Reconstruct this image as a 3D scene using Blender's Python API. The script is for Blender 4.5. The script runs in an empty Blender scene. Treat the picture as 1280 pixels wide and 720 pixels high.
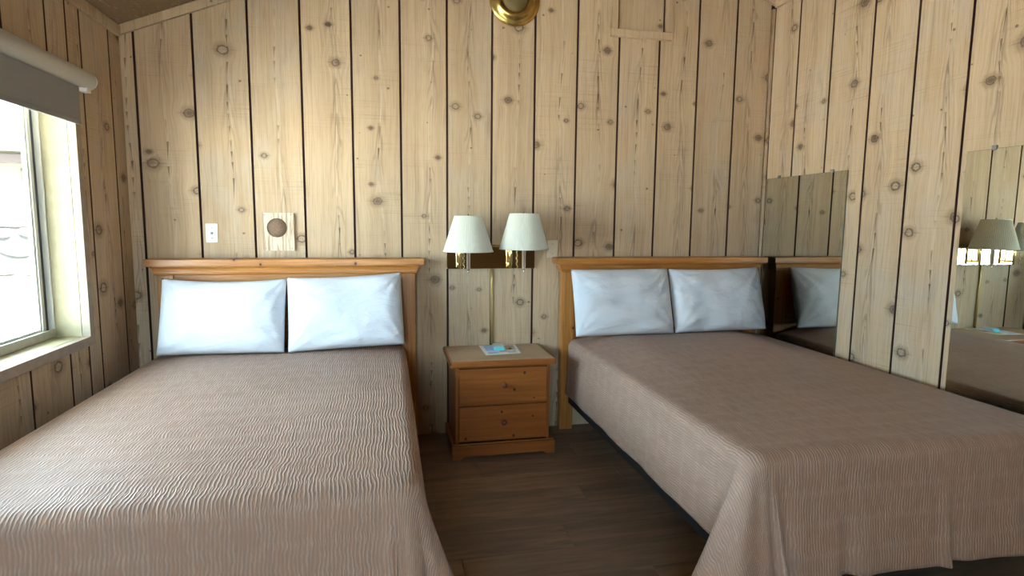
import bpy, bmesh, math, random
from math import sin, cos, pi, radians, exp, sqrt
from mathutils import Vector, Matrix, noise

# ------------------------------------------------------------------ camera
scene = bpy.context.scene
COL = scene.collection
CAM_H = 1.355
def make_camera():
    f, yaw, pitch, roll = 725.87, radians(12.032), radians(6.448), radians(-.5313)
    cy, sy, cp, sp = cos(yaw), sin(yaw), cos(pitch), sin(pitch)
    fw = Vector((sy*cp, cy*cp, -sp)); r = Vector((cy, -sy, 0)); d = fw.cross(r)
    r2 = cos(roll)*r + sin(roll)*d; d2 = -sin(roll)*r + cos(roll)*d
    u = -d2; b = -fw
    cam = bpy.data.cameras.new('camera'); o = bpy.data.objects.new('camera', cam); COL.objects.link(o)
    o.matrix_world = Matrix(((r2.x, u.x, b.x, 0), (r2.y, u.y, b.y, 0), (r2.z, u.z, b.z, CAM_H), (0, 0, 0, 1)))
    cam.sensor_width = 36; cam.lens = f/1280*36; cam.clip_start = .02; cam.clip_end = 400
    scene.camera = o
make_camera()

# ------------------------------------------------------------------ world, sun, exposure
SKY = 11.5
SUN = 68.0
EXPOSURE = 1.45
scene.view_settings.view_transform = 'Standard'
scene.view_settings.look = 'None'
scene.view_settings.gamma = 1
scene.view_settings.use_curve_mapping = False
scene.view_settings.exposure = EXPOSURE
w = bpy.data.worlds.new('sky'); scene.world = w; w.use_nodes = True
bg = w.node_tree.nodes['Background']
bg.inputs[0].default_value = (.62, .83, 1.0, 1); bg.inputs[1].default_value = SKY
sl = bpy.data.lights.new('sun', 'SUN'); sl.energy = SUN; sl.angle = radians(.6); sl.color = (1, .96, .89)
so = bpy.data.objects.new('sun', sl); COL.objects.link(so)
so.rotation_euler = Vector((-.22, .62, -.75)).to_track_quat('-Z', 'Y').to_euler()
scene.cycles.use_denoising = True
scene.cycles.max_bounces = 12
scene.cycles.diffuse_bounces = 8
scene.cycles.glossy_bounces = 5
scene.cycles.transparent_max_bounces = 12
scene.cycles.caustics_reflective = False
scene.cycles.caustics_refractive = False

# room dimensions (metres)
XL, XR, YB, YF = -1.425, 2.585, 3.65, -2.0
EAVE_L, SLOPE, RIDGE_X = 2.38, .40, 1.17
def ceil_z(x):
    zr = EAVE_L + SLOPE*(RIDGE_X - XL)
    return EAVE_L + SLOPE*(x - XL) if x < RIDGE_X else zr - SLOPE*(x - RIDGE_X)
WY0, WY1, WZ0, WZ1 = 1.48, 3.07, .80, 2.0      # left window opening

def portal(name, loc, rot, sx, sy):
    l = bpy.data.lights.new(name, 'AREA'); l.shape = 'RECTANGLE'; l.size = sx; l.size_y = sy
    l.cycles.is_portal = True
    o = bpy.data.objects.new(name, l); COL.objects.link(o); o.location = loc; o.rotation_euler = rot
BX0, BX1, BZ0, BZ1 = -1.15, -.15, .80, 2.0      # unseen fill light window added opposite the headboards
portal('window_light_portal', (XL-.16, (WY0+WY1)/2, (WZ0+WZ1)/2), (0, -pi/2, 0), WZ1-WZ0, WY1-WY0)

portal('window_light_portal', ((BX0+BX1)/2, YF-.16, (BZ0+BZ1)/2), (pi/2, 0, 0), BX1-BX0, BZ1-BZ0)  # sky portal of the added fill window

# ------------------------------------------------------------------ material helpers
class E:
    """tiny expression wrapper around shader math nodes"""
    def __init__(s, nt, sock): s.nt, s.s = nt, sock
    def _op(s, op, *a):
        n = s.nt.nodes.new('ShaderNodeMath'); n.operation = op
        for i, v in enumerate((s,) + a):
            if isinstance(v, E): s.nt.links.new(v.s, n.inputs[i])
            else: n.inputs[i].default_value = v
        return E(s.nt, n.outputs[0])
    def __add__(s, o): return s._op('ADD', o)
    __radd__ = __add__
    def __mul__(s, o): return s._op('MULTIPLY', o)
    __rmul__ = __mul__
    def __sub__(s, o): return s._op('SUBTRACT', o)
    def __rsub__(s, o): return (s*-1) + o
    def __truediv__(s, o): return s._op('DIVIDE', o)
    def __neg__(s): return s*-1
    def f(s, op, *a): return s._op(op, *a)
    def step(s, lo, hi):
        n = s.nt.nodes.new('ShaderNodeMapRange'); n.interpolation_type = 'SMOOTHSTEP'
        s.nt.links.new(s.s, n.inputs[0]); n.inputs[1].default_value = lo; n.inputs[2].default_value = hi
        return E(s.nt, n.outputs[0])
    def clamp(s):
        n = s.nt.nodes.new('ShaderNodeClamp'); s.nt.links.new(s.s, n.inputs[0]); return E(s.nt, n.outputs[0])
class G:
    def __init__(s, name):
        s.m = bpy.data.materials.new(name); s.m.use_nodes = True; s.nt = s.m.node_tree
        s.b = s.nt.nodes['Principled BSDF']; s.out = s.nt.nodes['Material Output']
    def n(s, t): return s.nt.nodes.new(t)
    def coord(s, which='Object'):
        tc = s.n('ShaderNodeTexCoord'); sx = s.n('ShaderNodeSeparateXYZ'); s.nt.links.new(tc.outputs[which], sx.inputs[0])
        return [E(s.nt, sx.outputs[i]) for i in range(3)]
    def rand(s): return E(s.nt, s.n('ShaderNodeObjectInfo').outputs['Random'])
    def vec(s, x, y, z=0.):
        c = s.n('ShaderNodeCombineXYZ')
        for i, v in enumerate((x, y, z)):
            if isinstance(v, E): s.nt.links.new(v.s, c.inputs[i])
            else: c.inputs[i].default_value = v
        return c.outputs[0]
    def noise(s, v, scale=1., detail=2., rough=.5, dist=0.):
        t = s.n('ShaderNodeTexNoise'); s.nt.links.new(v, t.inputs['Vector'])
        t.inputs['Scale'].default_value = scale; t.inputs['Detail'].default_value = detail
        t.inputs['Roughness'].default_value = rough; t.inputs['Distortion'].default_value = dist
        return E(s.nt, t.outputs[0])
    def voronoi(s, v, dims='2D', feature='F1'):
        t = s.n('ShaderNodeTexVoronoi'); t.voronoi_dimensions = dims; t.feature = feature; t.inputs['Scale'].default_value = 1
        s.nt.links.new(v, t.inputs['Vector']); return t
    def sep(s, sock):
        x = s.n('ShaderNodeSeparateXYZ'); s.nt.links.new(sock, x.inputs[0]); return [E(s.nt, x.outputs[i]) for i in range(3)]
    def mix(s, fac, a, b):
        m = s.n('ShaderNodeMix'); m.data_type = 'RGBA'
        if isinstance(fac, E): s.nt.links.new(fac.s, m.inputs[0])
        else: m.inputs[0].default_value = fac
        for i, c in ((6, a), (7, b)):
            if isinstance(c, (tuple, list)): m.inputs[i].default_value = (*c, 1)
            else: s.nt.links.new(c, m.inputs[i])
        return m.outputs[2]
    def bump(s, hgt, dist=.002, strength=1.):
        b = s.n('ShaderNodeBump'); b.inputs['Distance'].default_value = dist; b.inputs['Strength'].default_value = strength
        s.nt.links.new(hgt.s, b.inputs['Height']); s.nt.links.new(b.outputs[0], s.b.inputs['Normal'])
    def set(s, color=None, rough=.6, metal=0., spec=None):
        if color is not None:
            if isinstance(color, (tuple, list)): s.b.inputs['Base Color'].default_value = (*color, 1)
            else: s.nt.links.new(color, s.b.inputs['Base Color'])
        if isinstance(rough, E): s.nt.links.new(rough.s, s.b.inputs['Roughness'])
        else: s.b.inputs['Roughness'].default_value = rough
        s.b.inputs['Metallic'].default_value = metal
        if spec is not None: s.b.inputs['Specular IOR Level'].default_value = spec
        return s.m

def knots(g, a, b, sa, sb, keep, rmin, rmax):
    """oval knots scattered over the (a, b) plane, in metres; returns k = distance / radius and the across offset"""
    t = g.voronoi(g.vec(a*sa, b*sb))
    px, pz, _ = g.sep(t.outputs['Position']); cr, cg, cb = g.sep(t.outputs['Color'])
    da = a - px/sa; db = b - pz/sb
    rad = cg*(rmax-rmin) + rmin
    on = cr.f('GREATER_THAN', 1-keep)
    d = (da*da + db*db*1.5).f('SQRT')
    return d/rad + (1-on)*50, da, db

def mat_plank(name='weathered plank', ca=(.62, .465, .30), cb=(.475, .342, .212), cgrey=(.54, .45, .345)):
    g = G(name)
    x, y, z = g.coord(); r = g.rand()
    X = x + r*17.3; Z = z + r*41.7
    k, da, db = knots(g, X, Z, 4.6, 3.1, .60, .010, .030)
    k2, da2, db2 = knots(g, X+3.3, Z+1.7, 6.0, 3.6, .28, .004, .010)
    wobk = (g.noise(g.vec(X*70., y, Z*70.), 1, 2) - .5)*.7
    k = k + wobk; k2 = k2 + wobk
    near = (k*k*-.16).f('EXPONENT')
    Xg = X - da*near*.8                                     # grain bends round the knots
    wob = g.noise(g.vec(X*.5, r*9., Z*1.3), 1, 2) - .5
    Xw = Xg + wob*.05
    streak = g.noise(g.vec(Xw*100., y*20., Z*1.3), 1, 5, .62)
    hair = g.noise(g.vec(Xw*330., y*20., Z*6.), 1, 3, .6)
    broad = g.noise(g.vec(Xw*8., y, Z*.6), 1, 3)
    saw = g.noise(g.vec(X*2., y, Z*200.), 1, 3, .6)
    sawm = g.noise(g.vec(X*2., y, Z*4.), 1, 1).step(.45, .65)
    blot = g.noise(g.vec(X*5., y, Z*2.4), 1, 4, .6)
    # flame figure along the heart line of the board
    heart = x + wob*.12 + ((r*7.).f('FRACT') - .5)*.10
    ah = heart.f('ABSOLUTE')
    sect = g.noise(g.vec(r*30., y, Z*1.6), 1, 1).step(.40, .55)
    fl = g.noise(g.vec(Xw*55., y, Z*7. + ah*190.), 1, 3, .62)
    flame = fl.step(.50, .56)*(1 - ah.step(.003, .016))*(sect*.8+.2)
    arch = (Z*4.2 + ah*42. + g.noise(g.vec(X*20., y, Z*3.), 1, 2)*3.)*6.
    arch = (arch.f('SINE')*.5+.5).step(.55, .95)*(1 - ah.step(.012, .055))*sect*.32
    tz = (Z*10.5 + wob*6. + g.noise(g.vec(r*12., y, Z*2.), 1, 1)*5.).f('FRACT')
    wid = tz*tz*.0062 + .0004
    spear = (1 - (ah/wid).step(.7, 1.15))*g.noise(g.vec(r*50., y, Z*3.), 1, 2).step(.46, .62)
    pale = (1 - ah.step(.003, .010))*(1-spear)*.5
    c = g.mix((broad*1.8-.4).clamp(), ca, cb)
    c = g.mix(pale, c, (.68, .55, .38))
    c = g.mix(blot.step(.40, .72)*((r*3.3).f('FRACT')*.7+.25), c, cgrey)
    c = g.mix(blot.step(.58, .78)*.5, c, (.29, .20, .125))
    c = g.mix((streak.step(.50, .78))*.50, c, (.27, .175, .10))
    c = g.mix((1-streak.step(.22, .46))*.45, c, (.72, .59, .42))
    c = g.mix(hair.step(.50, .70)*.34, c, (.22, .14, .08))
    c = g.mix(saw.step(.52, .70)*sawm*.34, c, (.20, .13, .08))
    c = g.mix((flame*.38 + arch + spear*.68).clamp(), c, (.14, .088, .052))
    halo = (k - 1.3)*1.5; halo = (halo*halo*-1).f('EXPONENT')
    core = 1 - k.step(.45, .95)
    ring = (k-.92)*5.0; ring = (ring*ring*-1).f('EXPONENT')
    c = g.mix((halo*.50).clamp(), c, (.27, .18, .11))
    hue = g.noise(g.vec(X*3., y, Z*2.), 1, 0).step(.42, .50)
    inner = g.noise(g.vec(X*160., y, Z*160.), 1, 2)
    knotc = g.mix(hue, (.10, .066, .044), (.46, .36, .24))
    knotc = g.mix(inner.step(.4, .7)*.6, knotc, (.16, .105, .07))
    c = g.mix(core*.85, c, knotc)
    c = g.mix((ring*.80).clamp(), c, (.085, .053, .036))
    crack = (1-(db.f('ABSOLUTE')).step(.0008, .0030))*(1-(k).step(1.6, 3.2))
    c = g.mix(crack*.35, c, (.12, .075, .05))
    c = g.mix((1-k2.step(.5, 1.1))*.8, c, (.12, .075, .048))
    tone = (r*5.7).f('FRACT')*.30 - .10
    c = g.mix(tone.clamp(), c, (.28, .20, .125))
    g.set(c, .82, spec=.22)
    g.bump(streak*.5 + hair*.25 + saw*sawm*.35 - flame*.6 - ring*.5, .0022, .7)
    return g.m

def mat_pine(name, axis, ca=(.52, .235, .060), cb=(.40, .155, .030), keep=.34):
    g = G(name); p = g.coord(); r = g.rand()
    L = {'x': p[0], 'y': p[1], 'z': p[2]}[axis]
    A = {'x': p[2], 'y': p[0], 'z': p[0]}[axis]; B = {'x': p[1], 'y': p[2], 'z': p[1]}[axis]
    L = L + r*23.; A = A + r*5.
    k, da, db = knots(g, A, L, 7.5, 4.2, keep, .006, .012)
    near = (k*k*-.2).f('EXPONENT')
    Ag = A - da*near*.8
    grain = g.noise(g.vec(Ag*60., B*60., L*2.2), 1, 4, .6)
    ringn = g.noise(g.vec(Ag*14., B*14., L*.9), 1, 2)
    rings = (ringn*46.).f('SINE')*.5 + .5
    c = g.mix(grain.step(.3, .7), ca, cb)
    c = g.mix(rings*.34, c, (.27, .090, .016))
    halo = (k*k*-.18).f('EXPONENT')
    c = g.mix((halo*.5).clamp(), c, (.33, .105, .022))
    c = g.mix(1-k.step(.7, 1.05), c, (.050, .015, .008))
    g.set(c, .34, spec=.45)
    g.bump(grain + rings*.3, .0006, .35)
    return g.m

def mat_spread():
    g = G('crinkled bedspread'); u, v, _ = g.coord('UV')
    warp = g.noise(g.vec(u*6., v*11., 0.), 1, 3, .55) - .5
    fine = g.noise(g.vec(u*38., v*22., 3.), 1, 3) - .5
    row = v/.105 + (g.noise(g.vec(u*3., v*2., 5.), 1, 1) - .5)*.35
    tri = (row.f('FRACT') - .5).f('ABSOLUTE')               # 0 mid row .. .5 at the row seam
    seam = tri.step(.30, .5)
    sway = (v*(2*pi/.42)).f('SINE')*.3
    ph = (u/.0110 + warp*1.7 + fine*1.1 + sway)*2*pi
    rip = ph.f('SINE')*.5 + .5
    rip = rip*rip                                           # narrow ridges, wide valleys
    ph2 = (u/.0072 + warp*3. - fine*1.2)*2*pi
    rip2 = ph2.f('SINE')*.5 + .5
    brk = g.noise(g.vec(u*42., v*11., 8.), 1, 2).step(.34, .60)
    hgt = rip*(brk*.65+.35)*(1-seam*.65) + rip2*(seam*.80)
    weave = g.noise(g.vec(u*420., v*420., 0.), 1, 1)
    tone = g.noise(g.vec(u*1.6, v*1.6, 0.), 1, 3).step(.3, .7)
    c = g.mix(tone, (.340, .222, .165), (.375, .250, .188))
    c = g.mix((rip*brk*.42 + rip2*seam*.16).clamp(), c, (.56, .44, .37))  # highlights on ridges and row seams painted into the colour
    c = g.mix((1-rip.step(.0, .30))*.26, c, (.22, .135, .10))  # shade in the valleys painted into the colour
    g.set(c, .55, spec=.28)
    g.b.inputs['Sheen Weight'].default_value = .06; g.b.inputs['Sheen Roughness'].default_value = .35
    g.bump(hgt + weave*.06, .0021, .8)
    return g.m

def mat_simple(name, col, rough=.6, metal=0., spec=None, bump=None, var=None):
    g = G(name)
    c = col
    if var or bump:
        x, y, z = g.coord(); n = g.noise(g.vec(x, y, z), var[0] if var else bump[0], 4)
        if var: c = g.mix(n.step(.3, .7), col, var[1])
        if bump: g.bump(g.noise(g.vec(x, y, z), bump[0], 3), bump[1], .6)
    return g.set(c, rough, metal, spec)

M = {}
M['plank'] = mat_plank()
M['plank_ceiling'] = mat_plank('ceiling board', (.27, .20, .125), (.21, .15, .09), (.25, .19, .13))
M['groove'] = mat_simple('dark groove backing', (.060, .021, .015), .9)
M['pine_x'] = mat_pine('honey pine along', 'x')
M['pine_z'] = mat_pine('honey pine upright', 'z')
M['pine_y'] = mat_pine('honey pine deep', 'y')
M['pine_drawer'] = mat_pine('knotty pine drawer', 'x', (.37, .125, .025), (.27, .080, .014), .75)
M['pine_dark'] = mat_pine('nightstand pine', 'x', (.34, .115, .025), (.25, .075, .014), .4)
M['pine_darkz'] = mat_pine('nightstand pine upright', 'z', (.34, .115, .025), (.25, .075, .014), .4)
M['knob'] = mat_simple('turned knob', (.16, .05, .018), .5)
M['spread'] = mat_spread()
M['mattress'] = mat_simple('mattress ticking', (.7, .7, .68), .8, bump=(60, .001))
M['boxspring'] = mat_simple('box spring cover', (.05, .048, .05), .9)
M['steel'] = mat_simple('dark steel frame', (.014, .013, .013), .6, .2)
M['caster'] = mat_simple('grey plastic caster', (.22, .22, .23), .5)
M['brass'] = mat_simple('polished brass', (.78, .64, .30), .10, 1.)
M['brass_plate'] = mat_simple('mirror brass plate', (.62, .52, .34), .05, 1.)
M['brass_aged'] = mat_simple('aged brass', (.62, .43, .13), .26, 1., var=(30, (.50, .35, .12)))
M['brass_mesh'] = mat_simple('tarnished brass grille', (.22, .175, .075), .5, .5, bump=(900, .001))
M['chrome'] = mat_simple('pale chrome', (.82, .78, .68), .14, 1.)
M['ivory'] = mat_simple('ivory plastic', (.80, .76, .60), .4)
M['beige'] = mat_simple('beige painted plate', (.66, .57, .42), .6)
M['screw'] = mat_simple('steel screw', (.35, .33, .30), .35, .9)
M['mirror'] = mat_simple('mirror glass', (.80, .83, .77), .004, 1.)
M['mirror_edge'] = mat_simple('mirror edge', (.10, .13, .12), .2, .4)
M['clip'] = mat_simple('clear mirror clip', (.45, .42, .36), .25, .6)
M['cream'] = mat_simple('cream painted jamb', (.38, .335, .20), .6, var=(14, (.33, .285, .165)))
M['casing'] = mat_simple('painted window casing', (.40, .32, .245), .7, bump=(40, .001), var=(25, (.34, .27, .2)))
M['alu'] = mat_simple('white window frame', (.72, .72, .68), .35)
M['alu_dark'] = mat_simple('dark window gasket', (.05, .06, .08), .5)
M['alu_rail'] = mat_simple('window track', (.58, .57, .48), .4, var=(30, (.5, .48, .4)))
M['shade_fabric'] = mat_simple('grey roller fabric', (.30, .285, .27), .9, bump=(700, .0006))
M['cassette'] = mat_simple('off white cassette', (.52, .50, .45), .4)
M['cap'] = mat_simple('white bracket', (.85, .85, .82), .4)
M['vent_wood'] = None
M['mesh_brown'] = mat_simple('brown speaker cloth', (.25, .165, .11), .95, bump=(900, .001), var=(120, (.19, .12, .08)))
M['paper'] = mat_simple('white paper', (.86, .86, .82), .6)
M['print_blue'] = mat_simple('printed sky blue', (.25, .48, .85), .5, var=(40, (.55, .70, .95)))
M['print_cyan'] = mat_simple('printed cyan', (.08, .68, .85), .45)
M['print_grey'] = mat_simple('printed grey green', (.40, .47, .44), .5, var=(90, (.58, .62, .56)))
M['print_dark'] = mat_simple('printed dark ink', (.04, .05, .06), .5)
M['print_stone'] = mat_simple('printed beige photo', (.48, .42, .34), .5, var=(60, (.62, .58, .5)))
M['lam'] = mat_simple('nightstand top veneer', (.46, .32, .20), .4, var=(9, (.40, .27, .16)))
M['cord'] = mat_simple('gold cord', (.50, .36, .13), .35, .6)

def mat_pillow():
    g = G('white cotton pillowcase'); x, y, z = g.coord(); r = g.rand()
    n = g.noise(g.vec(x*5.+r*9., y*5., z*9.), 1, 4, .55, 1.2)
    m = g.noise(g.vec(x*26., y*26., z*40.), 1, 3)
    g.set((.67, .705, .755), .8, spec=.2); g.b.inputs['Sheen Weight'].default_value = .1
    g.bump(n + m*.30, .014, .7); return g.m
M['pillow'] = mat_pillow()
def mat_lampshade():
    g = G('pleated cream lampshade'); d = g.b; d.inputs['Base Color'].default_value = (.84, .85, .76, 1); d.inputs['Roughness'].default_value = .8
    t = g.n('ShaderNodeBsdfTranslucent'); t.inputs[0].default_value = (.80, .80, .68, 1)
    m = g.n('ShaderNodeMixShader'); m.inputs[0].default_value = .25
    g.nt.links.new(d.outputs[0], m.inputs[1]); g.nt.links.new(t.outputs[0], m.inputs[2]); g.nt.links.new(m.outputs[0], g.out.inputs[0])
    return g.m
M['lampshade'] = mat_lampshade()
def mat_glass():
    g = G('window glass'); g.nt.nodes.remove(g.b)
    t = g.n('ShaderNodeBsdfTransparent'); t.inputs[0].default_value = (.96, .98, .97, 1)
    s = g.n('ShaderNodeBsdfGlossy'); s.inputs['Roughness'].default_value = .0
    lw = g.n('ShaderNodeLayerWeight'); lw.inputs[0].default_value = .5
    fr = E(g.nt, lw.outputs['Facing']).f('POWER', 4.)*.4 + .02
    m = g.n('ShaderNodeMixShader'); g.nt.links.new(fr.s, m.inputs[0])
    g.nt.links.new(t.outputs[0], m.inputs[1]); g.nt.links.new(s.outputs[0], m.inputs[2]); g.nt.links.new(m.outputs[0], g.out.inputs[0])
    return g.m
M['glass'] = mat_glass()
def mat_floor():
    g = G('dark vinyl plank'); x, y, z = g.coord(); r = g.rand()
    X = x + r*13.; Y = y + r*29.
    s = g.noise(g.vec(X*2.2, Y*22., r*5.), 1, 5, .6, .8)
    b = g.noise(g.vec(X*1.5, Y*7., r*3.), 1, 3)
    c = g.mix(s.step(.35, .7), (.300, .210, .138), (.185, .128, .085))
    c = g.mix(b.step(.48, .72)*.6, c, (.095, .070, .052))
    c = g.mix((r*7.3).f('FRACT')*.4, c, (.13, .095, .068))
    g.set(c, .42 + s*.15, spec=.35); g.bump(s, .0008, .5); return g.m
M['floor'] = mat_floor()
def mat_vent():
    g = G('bleached rough wood'); x, y, z = g.coord()
    s = g.noise(g.vec(x*70., y*20., z*5.), 1, 4, .65)
    c = g.mix(s.step(.42, .62), (.72, .61, .46), (.40, .29, .19)); g.set(c, .85); g.bump(s, .002, .6); return g.m
M['vent_wood'] = mat_vent()
# outdoors: building colours darkened to stand in for a lower exposure outside
M['ground'] = mat_simple('pale concrete drive', (.55, .53, .49), .9, var=(2, (.48, .46, .43)))
M['stucco'] = mat_simple('darkened cream stucco', (.050, .044, .027), .9, bump=(40, .004))
M['stone'] = mat_simple('darkened grey river stone', (.046, .049, .050), .8, var=(3, (.038, .041, .042)))
M['mortar'] = mat_simple('darkened stone mortar', (.013, .012, .011), .9)
M['fascia'] = mat_simple('darkened red brown fascia', (.022, .013, .011), .8)
M['white_out'] = mat_simple('darkened pale board', (.10, .088, .068), .7)
M['shingle'] = mat_simple('darkened grey shingle', (.045, .052, .056), .9, bump=(30, .01), var=(6, (.055, .060, .062)))
M['ext_trim'] = mat_simple('darkened outdoor trim', (.07, .07, .066), .6)
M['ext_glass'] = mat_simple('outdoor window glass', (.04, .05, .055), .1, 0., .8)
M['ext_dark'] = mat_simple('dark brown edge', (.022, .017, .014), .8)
M['soffit'] = mat_simple('peach painted soffit', (.30, .25, .17), .7, var=(5, (.26, .21, .14)))

# ------------------------------------------------------------------ geometry helpers
def link(name, me, parent=None, loc=None, rotz=0.):
    o = bpy.data.objects.new(name, me); COL.objects.link(o)
    if parent is not None: o.parent = parent
    if loc is not None: o.location = loc
    if rotz: o.rotation_euler = (0, 0, rotz)
    return o
def empty(name, loc=(0, 0, 0), rotz=0.):
    o = bpy.data.objects.new(name, None); COL.objects.link(o); o.location = loc; o.rotation_euler = (0, 0, rotz)
    o.empty_display_size = .1; return o
def tag(o, label=None, cat=None, group=None, kind=None):
    if label: o['label'] = label
    if cat: o['category'] = cat
    if group: o['group'] = group
    if kind: o['kind'] = kind
    return o
class B:
    def __init__(s): s.bm = bmesh.new()
    def faces(s, vs, fs, smooth=False):
        V = [s.bm.verts.new(v) for v in vs]
        for f in fs:
            try:
                fc = s.bm.faces.new([V[i] for i in f]); fc.smooth = smooth
            except ValueError: pass
        return V
    def box(s, x0, x1, y0, y1, z0, z1, bev=0.):
        t = bmesh.new(); bmesh.ops.create_cube(t, size=1)
        for v in t.verts: v.co = Vector(((x0+x1)/2 + v.co.x*(x1-x0), (y0+y1)/2 + v.co.y*(y1-y0), (z0+z1)/2 + v.co.z*(z1-z0)))
        if bev: bmesh.ops.bevel(t, geom=t.edges[:], offset=bev, segments=2, affect='EDGES', profile=.5)
        s.join(t); return s
    def join(s, t):
        me = bpy.data.meshes.new('t'); t.to_mesh(me); t.free(); s.bm.from_mesh(me); bpy.data.meshes.remove(me)
    def lathe(s, prof, c=(0, 0, 0), axis='z', n=32, caps=True):
        """prof: list of (radius, height) along the axis"""
        rows = []
        for r, h in prof:
            row = []
            for i in range(n):
                a = 2*pi*i/n; p = (r*cos(a), r*sin(a), h)
                if axis == 'y': p = (p[0], p[2], p[1])
                if axis == 'x': p = (p[2], p[0], p[1])
                row.append(s.bm.verts.new((c[0]+p[0], c[1]+p[1], c[2]+p[2])))
            rows.append(row)
        for a, b in zip(rows, rows[1:]):
            for i in range(n):
                f = s.bm.faces.new((a[i], a[(i+1) % n], b[(i+1) % n], b[i])); f.smooth = True
        if caps:
            for row in (rows[0], rows[-1]):
                try: s.bm.faces.new(row)
                except ValueError: pass
        return s
    def tube(s, pts, r, n=10):
        pts = [Vector(p) for p in pts]; rows = []
        for i, p in enumerate(pts):
            t = (pts[min(i+1, len(pts)-1)] - pts[max(i-1, 0)]).normalized()
            u = t.cross(Vector((.31, .52, .79))).normalized(); w_ = t.cross(u)
            rr = r[i] if isinstance(r, (list, tuple)) else r
            rows.append([s.bm.verts.new(p + (u*cos(2*pi*j/n) + w_*sin(2*pi*j/n))*rr) for j in range(n)])
        for a, b in zip(rows, rows[1:]):
            for i in range(n):
                f = s.bm.faces.new((a[i], a[(i+1) % n], b[(i+1) % n], b[i])); f.smooth = True
        for row in (rows[0], rows[-1]): s.bm.faces.new(row)
        return s
    def prism(s, poly, y0, y1):
        """polygon in (x, z) extruded from y0 to y1"""
        n = len(poly)
        s.faces([(x, y0, z) for x, z in poly] + [(x, y1, z) for x, z in poly],
                [tuple(range(n)), tuple(range(2*n-1, n-1, -1))] + [(i, i+n, (i+1) % n + n, (i+1) % n) for i in range(n)]); return s
    def mesh(s, name, mat):
        bmesh.ops.recalc_face_normals(s.bm, faces=s.bm.faces[:])
        me = bpy.data.meshes.new(name); s.bm.to_mesh(me); s.bm.free()
        if mat: me.materials.append(mat)
        return me
    def build(s, name, mat, parent=None, loc=None, rotz=0.):
        return link(name, s.mesh(name, mat), parent, loc, rotz)
def rel(o, parent):
    """parent o keeping world placement when the parent is only translated / turned about z"""
    m = Matrix.Translation(parent.location) @ Matrix.Rotation(parent.rotation_euler.z, 4, 'Z')
    o.parent = parent; o.matrix_parent_inverse = m.inverted(); return o

# ------------------------------------------------------------------ setting: walls
GAP = .0045        # half joint between boards
T = .020           # board thickness
def board_mesh(w, z0, zl, zr, name='plank'):
    """one rough board: local x across, +y is the back (wall) side, front edges eased; zl / zr heights at both edges"""
    h = w/2 - GAP; c = .002
    prof = [(-h, 0), (-h, -T+c), (-h+c, -T), (h-c, -T), (h, -T+c), (h, 0)]
    b = B(); n = 6
    bot = [(x, y, z0) for x, y in prof]
    top = [(x, y, zl + (zr-zl)*(x+h)/(2*h)) for x, y in prof]
    b.faces(bot + top, [tuple(range(n)), tuple(range(2*n-1, n-1, -1))] + [(i, i+n, (i+1) % n+n, (i+1) % n) for i in range(n)])
    me = b.mesh(name, M['plank']); me.materials.append(M['groove'])       # dark stained edges
    for p in me.polygons:
        if p.normal.y > -.95 and abs(p.normal.z) < .5: p.material_index = 1
    return me
JX = [XL, -1.336, -1.043, -.756, -.476, -.196, .083, .360, .636, .907, 1.182, 1.460, 1.736, 2.012, 2.286, 2.540]
# back wall
wb = B().prism([(XL-.12, -.05), (XR+.12, -.05), (XR+.12, ceil_z(XR)+.02), (RIDGE_X, ceil_z(RIDGE_X)+.05), (XL-.12, ceil_z(XL)+.02)], YB, YB+.12).build('wall_back', M['groove'])
tag(wb, 'back wall of tall pale knotty boards with dark joints behind both headboards', kind='structure')
for a, b_ in zip(JX, JX[1:]):
    xm = (a+b_)/2; h = (b_-a)/2
    if a < RIDGE_X < b_ and abs(RIDGE_X-xm) < h: zl = zr = min(ceil_z(a), ceil_z(b_)) - .004
    else: zl, zr = ceil_z(a)-.004, ceil_z(b_)-.004
    link('plank', board_mesh(b_-a, .0, zl, zr), wb, (xm, YB, 0))
# right wall
wr = B().box(XR, XR+.12, YF-.12, YB, -.05, ceil_z(XR)+.03).build('wall_right', M['groove'])
tag(wr, 'right wall of pale knotty vertical boards carrying two mirrors', kind='structure')
JYR = [3.625, 3.372, 3.080, 2.777, 2.501, 2.222]
while JYR[-1] > YF + .3: JYR.append(JYR[-1]-.277)
JYR.append(YF)
cache = {}
for a, b_ in zip(JYR, JYR[1:]):
    key = round(a-b_, 3)
    if key not in cache: cache[key] = board_mesh(a-b_, 0., ceil_z(XR)-.004, ceil_z(XR)-.004)
    link('plank', cache[key], wr, (XR, (a+b_)/2, 0), -pi/2)
# left wall with its window opening
wl = B()
wl.box(XL-.14, XL, YF-.12, WY0-.02, -.05, ceil_z(XL)+.03); wl.box(XL-.14, XL, WY1+.02, YB, -.05, ceil_z(XL)+.03)
wl.box(XL-.14, XL, WY0-.02, WY1+.02, -.05, WZ0-.02); wl.box(XL-.14, XL, WY0-.02, WY1+.02, WZ1+.02, ceil_z(XL)+.03)
wl = wl.build('wall_left', M['groove']); tag(wl, 'shaded left wall of wooden boards around the window', kind='structure')
JYL = [YB, 3.497, 3.205, 2.915, 2.615]
while JYL[-1] > YF + .3: JYL.append(JYL[-1]-.283)
JYL.append(YF)
def lboard(a, b_, z0, z1):
    key = (round(a-b_, 3), z0, z1, 'l')
    if key not in cache: cache[key] = board_mesh(a-b_, z0, z1, z1)
    link('plank', cache[key], wl, (XL, (a+b_)/2, 0), pi/2)
top = ceil_z(XL) - .004
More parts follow.
